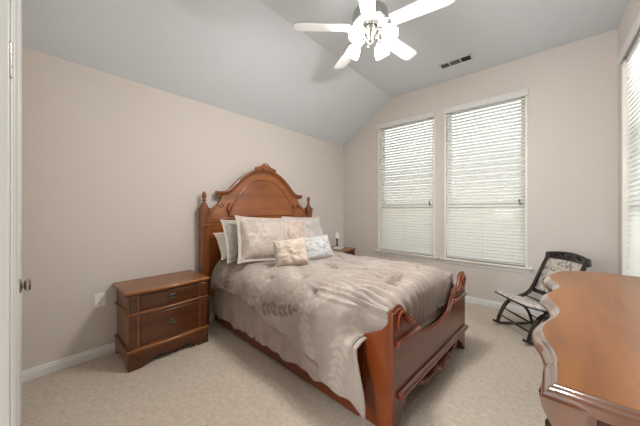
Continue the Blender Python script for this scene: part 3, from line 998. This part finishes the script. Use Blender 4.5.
# leaf figure
leaf = 0.5 + 0.25 * vnoise(a + 9, b_ + 9, 21, 7.0)
rs = np.random.RandomState(11)
sprigs = [(2.02, -0.80, -1.75, 0.55), (1.62, -0.72, -1.5, 0.42), (1.25, -0.98, 0.3, 0.40), (0.75, -0.80, -2.2, 0.38), (1.85, -1.15, -2.8, 0.40), (1.45, -0.62, 2.6, 0.36), (2.0, -0.55, -2.6, 0.4)]
for i in range(30):
    sprigs.append((rs.uniform(0.3, 2.1), rs.uniform(-1.1, 1.0), rs.uniform(0, 2 * pi), rs.uniform(0.26, 0.42)))
for (sa, sb, th, ln) in sprigs:
    curv = rs.uniform(-1.2, 1.2)
    val = 0.0 if rs.rand() < 0.6 else 1.0
    stem = []
    pa, pb, t_ = sa, sb, th
    nst = int(ln / 0.01)
    for k in range(nst):
        pa += 0.01 * cos(t_)
        pb += 0.01 * sin(t_)
        t_ += curv * 0.01 * 2
        stem.append((pa, pb, t_))
    marks = []
    for k, (pa, pb, t_) in enumerate(stem):
        if k % 5 == 4:
            f_ = k / nst
            ll = rs.uniform(0.034, 0.052) * (1 - 0.35 * f_)
            for sg in (-1, 1):
                marks.append((pa, pb, t_ + sg * rs.uniform(0.5, 1.0), ll, 0.017))
    marks.append((stem[-1][0], stem[-1][1], stem[-1][2], 0.04, 0.012))
    msk = np.zeros_like(leaf)
    near = (np.abs(a - sa) < ln + 0.1) & (np.abs(b_ - sb) < ln + 0.1)
    an, bn = a[near], b_[near]
    mk = np.zeros_like(an)
    for (pa, pb, t_, ll, ww) in marks:
        u_ = (an - pa) * cos(t_) + (bn - pb) * sin(t_)
        v_ = -(an - pa) * sin(t_) + (bn - pb) * cos(t_)
        f_ = np.clip(u_ / (2 * ll), 0, 1)
        wl = ww * np.sin(pi * f_) ** 0.7
        mk = np.maximum(mk, np.where((u_ > 0) & (u_ < 2 * ll), np.clip((wl - np.abs(v_)) / 0.007 + 0.5, 0, 1), 0))
    for (pa, pb, t_) in stem[::2]:
        mk = np.maximum(mk, np.clip((0.006 - np.hypot(an - pa, bn - pb)) / 0.004 + 0.5, 0, 1))
    leaf[near] = leaf[near] * (1 - mk) + val * mk
com = empty('comforter', (BX, BY, 0), BR, 'puffy taupe comforter with tonal leaf sprigs, spread over the wooden bed', 'comforter')
grid_mesh('comforter_cloth', P, M['comforter'], com, solid=0.012, attr=leaf)

# under-blanket hanging below the comforter on both sides
ub = empty('blanket', (BX, BY, 0), BR, 'mauve-grey blanket hanging below the comforter over the bed rail', 'blanket')
na, nb = 200, 40
aa = np.linspace(0.13, 2.03, na)[:, None] * np.ones((1, nb))
tt = np.linspace(0, 1, nb)[None, :] * np.ones((na, 1))
hem2 = 0.125 + 0.010 * np.sin(aa * 17) + 0.006 * np.sin(aa * 39) + 0.03 * np.exp(-((aa - 0.95) / 0.012) ** 2)
z2 = 0.50 * (1 - tt) + hem2 * tt
y2 = -0.714 - 0.006 * np.sin(np.clip(tt, 0, 1) * pi * 0.6) - 0.006 * tt * (1 + np.sin(aa * 23)) - 0.003 * tt * np.sin(aa * 51 + 1) + 0.02 * np.exp(-((aa - 0.95) / 0.02) ** 2) * tt
grid_mesh('near_drape', np.stack([aa, y2, z2], -1), M['skirt'], ub, solid=0.006)
grid_mesh('far_drape', np.stack([aa, -y2, z2], -1)[::-1], M['skirt'], ub, solid=0.006)


# ---------------------------------------------------------------- pillows
def pillow(name, base, yaw, lean, w_, h, th, mat, label, pipe=None, flange=0.0, seed=1, roll=0):
    """base: mid-bottom world point; yaw: direction the face looks (0 = +x); lean back angle in degrees"""
    root = empty(name, base, 0, label, 'pillow', 'pillows on the bed')
    root.rotation_euler = (0, 0, radians(yaw))
    n = 44
    u = np.linspace(-1, 1, n)
    U, V = np.meshgrid(u, u, indexing='ij')
    inn = 1 - flange / (w_ / 2)
    rs_ = np.random.RandomState(seed)
    pin = 0.10
    Xs = U * (w_ / 2) * (1 - pin * (1 - U ** 2) * 0 - pin * V ** 2 * 0.0 - 0.07 * (1 - V ** 2) * 0 + 0.0)
    # sides pull in between the corners
    Xs = U * (w_ / 2) * (1 - 0.075 * (1 - V ** 4))
    Ys = V * (h / 2) * (1 - 0.075 * (1 - U ** 4))
    Uf, Vf = np.clip(np.abs(U) / inn, 0, 1), np.clip(np.abs(V) / inn, 0, 1)
    prof_ = ((1 - Uf ** 2.6) * (1 - Vf ** 2.6)) ** 0.48
    g1 = vnoise(U * 1.2 + 5 + seed, V * 1.2 + 7, seed, 2.0) * 0.03 + vnoise(U * 1.2 + 5, V * 1.2 + 7 + seed, seed + 1, 5.0) * 0.016
    # wrinkles from the corners
    wr = 0
    for cu, cv in ((-1, -1), (1, -1), (-1, 1), (1, 1)):
        an_ = np.arctan2(V - cv, U - cu)
        rr = np.hypot(U - cu, V - cv)
        wr = wr + 0.0022 * np.sin(an_ * 13 + seed * 1.7 + 2 * rr) * np.exp(-(rr / 0.7) ** 2)
    pts_f = np.stack([prof_ * th / 2 + (g1 + wr) * prof_ + 0.003, Xs, Ys + h / 2], -1)
    pts_b = np.stack([-prof_ * th / 2 - 0.003, Xs, Ys + h / 2], -1)
    me_v = np.concatenate([pts_f.reshape(-1, 3), pts_b.reshape(-1, 3)])
    # sag: bottom wider, top settles
    L_ = radians(-lean)
    Rm = np.array([[cos(L_), 0, sin(L_)], [0, 1, 0], [-sin(L_), 0, cos(L_)]])
    ro = radians(roll)
    Rr = np.array([[1, 0, 0], [0, cos(ro), -sin(ro)], [0, sin(ro), cos(ro)]])
    me_v = me_v @ Rr.T @ Rm.T
    idx = np.arange(n * n).reshape(n, n)
    q = np.stack([idx[:-1, :-1], idx[1:, :-1], idx[1:, 1:], idx[:-1, 1:]], -1).reshape(-1, 4)
    fs = q.tolist() + (q[:, ::-1] + n * n).tolist()
    bd = list(idx[:, 0]) + list(idx[-1, 1:]) + list(idx[::-1, -1][1:]) + list(idx[0, ::-1][1:-1])
    for i in range(len(bd)):
        p_, q_ = int(bd[i]), int(bd[(i + 1) % len(bd)])
        fs.append((p_, p_ + n * n, q_ + n * n, q_))
    mb = MB()
    mb.v, mb.f = [tuple(v_) for v_ in me_v.tolist()], [tuple(f) for f in fs]
    mb.build('pillow_body', mat, root, smooth=True)
    if pipe:
        pp_ = MB().tube([tuple(me_v[i] * 0.5 + me_v[i + n * n] * 0.5) for i in bd] + [tuple(me_v[bd[0]] * 0.5 + me_v[bd[0] + n * n] * 0.5)], 0.006, 6)
        pp_.build('piping', pipe, root, smooth=True)
    return root


pillow('pillow', (0.40, 1.65, 0.755), -6, 40, 0.62, 0.36, 0.16, M['white_cloth'], 'plain white pillow tucked at the headboard, leftmost on the bed', seed=2)
pillow('pillow', (0.52, 1.60, 0.745), -4, 20, 0.52, 0.47, 0.12, M['pil_grey'], 'sage-grey square cushion directly behind the big left taupe cushion', M['piping'], 0.03, 5)
pillow('pillow', (0.66, 2.13, 0.745), -14, 22, 0.42, 0.45, 0.10, M['pil_pink'], 'rosy-taupe cushion mostly hidden between the two big square cushions', M['piping'], 0.03, 6, roll=-5)
pillow('pillow', (0.75, 1.645, 0.742), -14, 24, 0.60, 0.52, 0.18, M['pil_taupe'], 'big square taupe patterned cushion on the left, frontmost of the large ones', M['piping'], 0.035, 7, roll=-4)
pillow('pillow', (0.53, 2.55, 0.745), -2, 23, 0.72, 0.49, 0.16, M['pil_silver'], 'big square silvery cushion at the right end of the row', M['piping'], 0.035, 8, roll=-2)
pillow('pillow', (1.10, 1.70, 0.748), -34, 24, 0.33, 0.27, 0.13, M['pil_cream'], 'small oblong cream cushion with piping, left of the front pair', M['piping'], 0.0, 9, roll=5)
pillow('pillow', (1.09, 2.10, 0.748), -22, 28, 0.40, 0.27, 0.13, M['pil_ice'], 'small oblong pale blue-grey cushion, right of the front pair', M['piping'], 0.0, 10, roll=4)


# ---------------------------------------------------------------- nightstands
def nightstand(loc, rz, label):  # noqa
    """local: front faces +x, width along y centred, back at x=0"""
    e = empty('nightstand', loc, rz, label, 'nightstand', 'matching nightstands beside the bed')
    W = 0.322

    def front(x0, y0, y1, bow=0.016, n=16):
        return [(x0 + bow * cos(pi * (2 * (y0 + (y1 - y0) * k / n)) / (y1 - y0) * 1.0) if 0 else x0 + bow * (0.5 + 0.5 * cos(2 * pi * ((k / n) - 0.5))), y0 + (y1 - y0) * k / n) for k in range(n + 1)]

    def slab(x0, hw_, z0, z1, mat, name, bow=0.02, bev=0.004, par=None):
        o = [(0.0, -hw_)] + front(x0, -hw_, hw_, bow) + [(0.0, hw_)]
        return MB().prism(o, z0, z1, 'xy').build(name, mat, par or e, bev)
    slab(0.445, W - 0.012, 0.12, 0.60, M['wood_ns'], 'body', 0.010)
    tp_ = slab(0.462, W + 0.022, 0.607, 0.632, M['wood_ns'], 'top', 0.028, 0.008)
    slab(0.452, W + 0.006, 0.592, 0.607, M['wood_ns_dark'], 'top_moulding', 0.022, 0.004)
    slab(0.458, W + 0.006, 0.435, 0.455, M['wood_ns'], 'middle_moulding', 0.020, 0.006)
    slab(0.462, W + 0.008, 0.135, 0.160, M['wood_ns'], 'base_moulding', 0.016, 0.007)
    # shaped plinth
    pb = MB()
    ap = [(-W, 0.0), (-W + 0.10, 0.0), (-W + 0.115, 0.022), (-W + 0.15, 0.03), (-W + 0.17, 0.05), (-0.08, 0.062), (-0.05, 0.05), (-0.02, 0.045), (0.02, 0.045), (0.05, 0.05), (0.08, 0.062), (W - 0.17, 0.05), (W - 0.15, 0.03), (W - 0.115, 0.022), (W - 0.10, 0.0), (W, 0.0), (W, 0.14), (-W, 0.14)]
    pb.prism(ap, 0.445, 0.470, 'yz')
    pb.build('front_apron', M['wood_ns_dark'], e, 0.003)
    for sg in (-1, 1):
        y0, y1 = sorted((sg * W, sg * (W - 0.02)))
        MB().prism([(0.0, 0), (0.06, 0), (0.09, 0.04), (0.35, 0.04), (0.38, 0.0), (0.445, 0.0), (0.445, 0.14), (0.0, 0.14)], y0, y1, 'xz').build('side_plinth', M['wood_ns'], e, 0.003)
        # corner pilasters
        pl_ = MB()
        ya, yb = sorted((sg * (W - 0.065), sg * (W - 0.008)))
        pl_.box(0.44, 0.458, ya, yb, 0.165, 0.430).box(0.44, 0.458, ya, yb, 0.458, 0.590)
        pl_.build('corner_pilaster', M['wood_ns_dark'], e, 0.006)
        cv = MB()
        for k in range(4):
            cv.tube(spline([(0.472, sg * (W - 0.09), 0.05 + 0.0 * k), (0.478, sg * (W - 0.06 + 0.008 * k), 0.06 + 0.018 * k), (0.474, sg * (W - 0.03), 0.05 + 0.024 * k)], 4), 0.005, 6)
        cv.build('foot_carving', M['wood_ns_dark'], e, smooth=True)
    for z0, z1, zc in ((0.468, 0.586, 0.535), (0.178, 0.420, 0.315)):
        dh = 0.232
        o = [(0.40, -dh)] + [(x, y) for x, y in front(0.452, -dh, dh, 0.016)] + [(0.40, dh)]
        MB().box(0.4485, 0.4495, -dh - 0.006, dh + 0.006, z0 - 0.006, z1 + 0.006).build('drawer_gap', M['groove'], e)
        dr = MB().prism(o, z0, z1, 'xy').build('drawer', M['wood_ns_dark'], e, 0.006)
        hd = MB()
        hd.sphere((0.474, 0, zc), 0.024, 10, (0.22, 1.5, 0.75))
        hd.tube(spline([(0.472, -0.036, zc), (0.488, -0.026, zc - 0.008), (0.492, 0, zc - 0.012), (0.488, 0.026, zc - 0.008), (0.472, 0.036, zc)], 4), 0.0045, 8)
        hd.build('drawer_pull', M['brass'], dr, smooth=True)
    return e


nightstand((0.006, 0.834, 0), 0, 'two-drawer brown nightstand left of the bed, beside the outlet')
nightstand((0.06, 3.36, 0), radians(-1), 'brown nightstand behind the bed in the far corner, under the small lamp')

lamp = empty('table_lamp', (0.22, 3.56, 0.632), 0, 'small dark candlestick lamp with a white shade on the far nightstand', 'lamp')
MB().lathe([(0.045, 0), (0.047, 0.008), (0.040, 0.016), (0.018, 0.022), (0.013, 0.035), (0.020, 0.048), (0.012, 0.060), (0.015, 0.085), (0.010, 0.10), (0.020, 0.118), (0.012, 0.130), (0.022, 0.140), (0.024, 0.146), (0.006, 0.150)], n=24).build('base', M['wood_black'], lamp, smooth=True)
MB().lathe([(0.007, 0.148), (0.007, 0.175)], n=12).build('stem', M['brass'], lamp, smooth=True)
MB().lathe([(0.047, 0.165), (0.018, 0.268), (0.016, 0.268), (0.045, 0.165)], n=28).build('lamp_shade', M['lamp_shade'], lamp, smooth=True)
bk = empty('book', (0.33, 3.45, 0.632), radians(20), 'white booklet lying beside the small lamp on the far nightstand', 'book')
MB().box(-0.07, 0.07, -0.10, 0.10, 0.001, 0.017).build('pages', M['paper'], bk, 0.002)
MB().box(-0.073, 0.073, -0.103, 0.103, 0.017, 0.0195).build('cover', M['paper'], bk, 0.001)

# ---------------------------------------------------------------- dresser
dr = empty('dresser', (3.25, 1.80, 0), 0, 'long brown dresser with a scalloped glossy top in the right foreground', 'dresser')
# front edge of the top, world (x, y) then made local
fe = [(2.978, 0.899), (2.980, 1.00), (2.982, 1.05), (2.974, 1.12), (2.956, 1.19), (2.948, 1.27), (2.960, 1.36), (2.985, 1.44), (3.003, 1.53), (3.002, 1.60), (2.984, 1.67), (2.968, 1.75), (2.970, 1.83), (2.992, 1.91), (3.016, 2.00), (3.020, 2.08), (3.004, 2.15), (2.985, 2.23), (2.984, 2.32), (3.005, 2.43), (3.040, 2.53), (3.085, 2.60), (3.15, 2.65), (3.25, 2.675)]
fe = [(p.x - 3.25, p.y - 1.80) for p in spline([(x, y, 0) for x, y in fe], 12)]
BKX = 0.262
ZT = 0.85
outer = [(BKX, -0.901)] + fe + [(BKX, 0.885)]


def offset_path(pts, d):
    out_ = []
    n = len(pts)
    for i, p in enumerate(pts):
        a_, c_ = pts[max(i - 1, 0)], pts[min(i + 1, n - 1)]
        if 0 < i < n - 1:
            t0 = Vector((p[0] - a_[0], p[1] - a_[1])).normalized()
            t1 = Vector((c_[0] - p[0], c_[1] - p[1])).normalized()
            t = (t0 + t1).normalized()
            k = 1 / max(0.6, t.dot(t0))
        else:
            t = Vector((c_[0] - a_[0], c_[1] - a_[1])).normalized()
            k = 1
        out_.append((p[0] - t.y * d * k, p[1] + t.x * d * k))
    return out_


def edge_rings(pts, prof):
    return [[(x, y, z) for x, y in offset_path(pts, d_)] for d_, z in prof]


# moulded edge: path runs from back along the near end and the front (left side of travel is outside)
mb = MB()
MB().prism(outer, ZT - 0.006, ZT, 'xy').build('top', M['wood_top'], dr)
eprof = [(-0.004, ZT - 0.0003), (0.001, ZT - 0.0008), (0.006, ZT - 0.0035), (0.011, ZT - 0.008), (0.0125, ZT - 0.0105), (0.0145, ZT - 0.0115), (0.020, ZT - 0.0155), (0.026, ZT - 0.0215), (0.030, ZT - 0.0275), (0.0315, ZT - 0.033), (0.030, ZT - 0.038), (0.026, ZT - 0.041), (0.016, ZT - 0.043), (0.010, ZT - 0.048), (-0.02, ZT - 0.05)]
rings = edge_rings(outer, eprof)
for r_ in rings:
    # keep the back ends on the wall line
    r_[0] = (BKX, r_[0][1], r_[0][2])
    r_[-1] = (BKX, r_[-1][1], r_[-1][2])
mb.loft(rings, closed=False, cap=False)
mb.build('top_edge', M['wood_edge'], dr, smooth=True)
ins = offset_path(outer, -0.03)
ins[0] = (BKX, ins[0][1])
ins[-1] = (BKX, ins[-1][1])
body_pts = [(BKX, -0.86)] + [(x + 0.045, min(max(y, -0.86), 0.86)) for x, y in fe if y < 0.80] + [(BKX, 0.84)]
MB().prism(body_pts, 0.10, ZT - 0.045, 'xy').build('case', M['wood_case'], dr, 0.004)
MB().prism([(BKX, -0.875)] + [(x + 0.028, min(max(y, -0.875), 0.86)) for x, y in fe if y < 0.80] + [(BKX, 0.855)], 0.0, 0.10, 'xy').build('plinth', M['wood_case'], dr, 0.006)
# bombe corner pilasters
for sg, yb_ in ((-1, -0.855), (1, 0.72)):
    cpz = [(0.800, -0.298), (0.785, -0.306), (0.760, -0.302), (0.735, -0.290), (0.705, -0.275), (0.66, -0.262), (0.58, -0.254), (0.45, -0.250), (0.30, -0.252), (0.20, -0.262), (0.12, -0.275), (0.10, -0.278)]
    rings = []
    for z, x in cpz:
        rings.append([(x, yb_ - 0.022, z), (x - 0.004, yb_ + 0.01, z), (x, yb_ + 0.05, z), (-0.20, yb_ + 0.05, z), (-0.20, yb_ - 0.022, z)])
    MB().loft(rings).build('corner_pilaster', M['wood_edge'], dr, smooth=True)
# side end panel frame
sp = MB()
sp.box(-0.20, -0.13, -0.872, -0.858, 0.12, 0.80).box(0.19, BKX, -0.872, -0.858, 0.12, 0.80).box(-0.13, 0.19, -0.872, -0.858, 0.12, 0.20)
sp.build('end_panel_frame', M['wood_case'], dr, 0.003)
# drawers on the front in three columns
for cy0, cy1, cxo in ((-0.78, -0.27, 0), (-0.25, 0.22, 0), (0.24, 0.68, 0)):
    for z0, z1 in ((0.60, 0.78), (0.37, 0.58), (0.13, 0.35)):
        seg = [(x + 0.040, y) for x, y in fe if cy0 < y < cy1]
        o = seg + [(x + 0.02, y) for x, y in seg[::-1]]
        d_ = MB().prism(o, z0, z1, 'xy').build('drawer', M['wood_case'], dr, 0.003)
        ym = (cy0 + cy1) / 2
        kx = min(seg, key=lambda p: abs(p[1] - ym))[0]
        kp = ym if cy0 > -0.5 else -0.50
        kx = min(seg, key=lambda p: abs(p[1] - kp))[0]
        MB().lathe([(0.010, 0), (0.008, 0.010), (0.010, 0.016), (0.018, 0.022), (0.019, 0.028), (0.012, 0.034), (0.002, 0.036)], (kx, kp, (z0 + z1) / 2 + 0.01), (-1, 0, 0), 18).build('knob', M['brass'], d_, smooth=True)

# ---------------------------------------------------------------- rocking chair
# local: x across, +y backward, z up
ch = empty('rocking_chair', (2.665, 3.285, 0), atan2(-0.78, 0.63), 'low dark folding rocking chair with floral tapestry seat by the window', 'rocking chair')
for sg in (-1, 1):
    X = sg * 0.225
    # long S: back post into front leg
    S = spline([(X * 0.93, 0.600, 0.815), (X * 0.95, 0.545, 0.70), (X * 0.97, 0.475, 0.54), (X, 0.43, 0.43), (X, 0.37, 0.36), (X, 0.26, 0.31), (X, 0.16, 0.265), (X, 0.10, 0.18), (X, 0.06, 0.09), (X, 0.045, 0.03)], 5)
    n = len(S)
    MB().tube(S, [0.019 + 0.004 * sin(pi * i / n) for i in range(n)], 8, flat=(0.75, 1.15), up=(1, 0, 0)).build('side_frame', M['wood_black'], ch, smooth=True)
    rk = spline([(X, 0.0, 0.05), (X, 0.05, 0.026), (X, 0.14, 0.018), (X, 0.27, 0.018), (X, 0.42, 0.03), (X, 0.55, 0.062), (X, 0.60, 0.085)], 5)
    MB().tube(rk, 0.018, 8, flat=(0.8, 1.0), up=(1, 0, 0)).build('rocker', M['wood_black'], ch, smooth=True)
    rl = spline([(X * 0.9, 0.20, 0.325), (X * 0.92, 0.29, 0.25), (X * 0.95, 0.37, 0.16), (X, 0.42, 0.04)], 5)
    MB().tube(rl, 0.015, 8).build('leg', M['wood_black'], ch, smooth=True)
for y, z, r_ in ((0.11, 0.19, 0.009), (0.07, 0.115, 0.009), (0.40, 0.12, 0.009), (0.34, 0.34, 0.010)):
    MB().tube([(-0.222, y, z), (-0.1, y, z), (0, y, z), (0.1, y, z), (0.222, y, z)], [r_ * 0.8, r_, r_ * 1.3, r_, r_ * 0.8], 8).build('stretcher', M['wood_black'], ch, smooth=True)
# seat: frame and upholstery, sloping back
SA = atan2(0.275 - 0.367, 0.43)
seat = MB()
sw = 0.232
se = [(-sw, 0.02), (-sw + 0.03, -0.005), (0.0, -0.02), (sw - 0.03, -0.005), (sw, 0.02), (sw * 0.93, 0.42), (-sw * 0.93, 0.42)]
zs = lambda y: 0.385 + y * (0.275 - 0.385) / 0.42


def seat_slab(pts, t0, t1):
    n_ = len(pts)
    vs = [(x, y, zs(y) + t0) for x, y in pts] + [(x, y, zs(y) + t1) for x, y in pts]
    return MB().add(vs, [tuple(range(n_))[::-1], tuple(range(n_, 2 * n_))] + [(i, (i + 1) % n_, n_ + (i + 1) % n_, n_ + i) for i in range(n_)])


seat_slab(se, -0.018, 0.0).build('seat_frame', M['wood_black'], ch, 0.005)
pd = []
n = 20
u = np.linspace(-1, 1, n)
U, V = np.meshgrid(u, u, indexing='ij')
pxx = U * (sw - 0.012) * (1 - 0.03 * (V + 1))
pyy = 0.205 + V * 0.20 - 0.012 * (1 - U ** 2) * (V < 0) * (-V)
pzz = zs(pyy) + 0.001 + 0.026 * ((1 - U ** 4) * (1 - V ** 4)) ** 0.6
grid_mesh('seat_upholstery', np.stack([pxx, pyy, pzz], -1), M['tapestry'], ch)
# back: tapestry between the posts, crest rail, lower rail


def back_pt(x, t):
    """t 0 at the seat, 1 at the top"""
    pts = [(0.425, 0.385), (0.475, 0.54), (0.545, 0.70), (0.600, 0.815)]
    f_ = t * 3
    k = min(2, int(f_))
    q = f_ - k
    y = pts[k][0] * (1 - q) + pts[k + 1][0] * q
    z = pts[k][1] * (1 - q) + pts[k + 1][1] * q
    return x, y + 0.03 * (1 - (x / 0.21) ** 2), z


nu, nv = 16, 20
G = np.zeros((nu, nv, 3))
for i in range(nu):
    for j in range(nv):
        x = -0.20 + 0.40 * i / (nu - 1)
        G[i, j] = back_pt(x, 0.04 + 0.84 * j / (nv - 1))
grid_mesh('back_upholstery', G, M['tapestry'], ch, solid=0.012)
cr = MB()
rings = []
for k in range(17):
    x = -0.245 + 0.49 * k / 16
    _, y, z = back_pt(max(-0.21, min(0.21, x)), 0.93)
    hgt = 0.064 + 0.014 * cos(x / 0.235 * pi / 2)
    lift = 0.020 * cos(x / 0.235 * pi / 2)
    rings.append([(x, y - 0.014, z - hgt * 0.6 + lift), (x, y - 0.004, z + hgt * 0.5 + lift), (x, y + 0.014, z + hgt * 0.6 + lift), (x, y + 0.018, z - hgt * 0.5 + lift)])
cr.loft(rings)
cro = cr.build('crest_rail', M['wood_black'], ch, 0.005)
md_ = MB().sphere((0.0, back_pt(0, 0.93)[1] - 0.014, back_pt(0, 0.93)[2] + 0.025), 0.03, 10, (1.3, 0.35, 0.75))
for sg in (-1, 1):
    md_.tube(spline([(sg * 0.045, back_pt(0.045, 0.93)[1] - 0.014, back_pt(0, 0.93)[2] + 0.02), (sg * 0.09, back_pt(0.09, 0.93)[1] - 0.016, back_pt(0, 0.93)[2] + 0.035), (sg * 0.14, back_pt(0.14, 0.93)[1] - 0.014, back_pt(0, 0.93)[2] + 0.01)], 4), 0.007, 6)
md_.build('crest_carving', M['wood_black'], cro, smooth=True)
MB().tube([(-0.215, 0.435, 0.40), (0, 0.46, 0.39), (0.215, 0.435, 0.40)], 0.018, 8, flat=(0.6, 1.4)).build('lower_back_rail', M['wood_black'], ch, smooth=True)
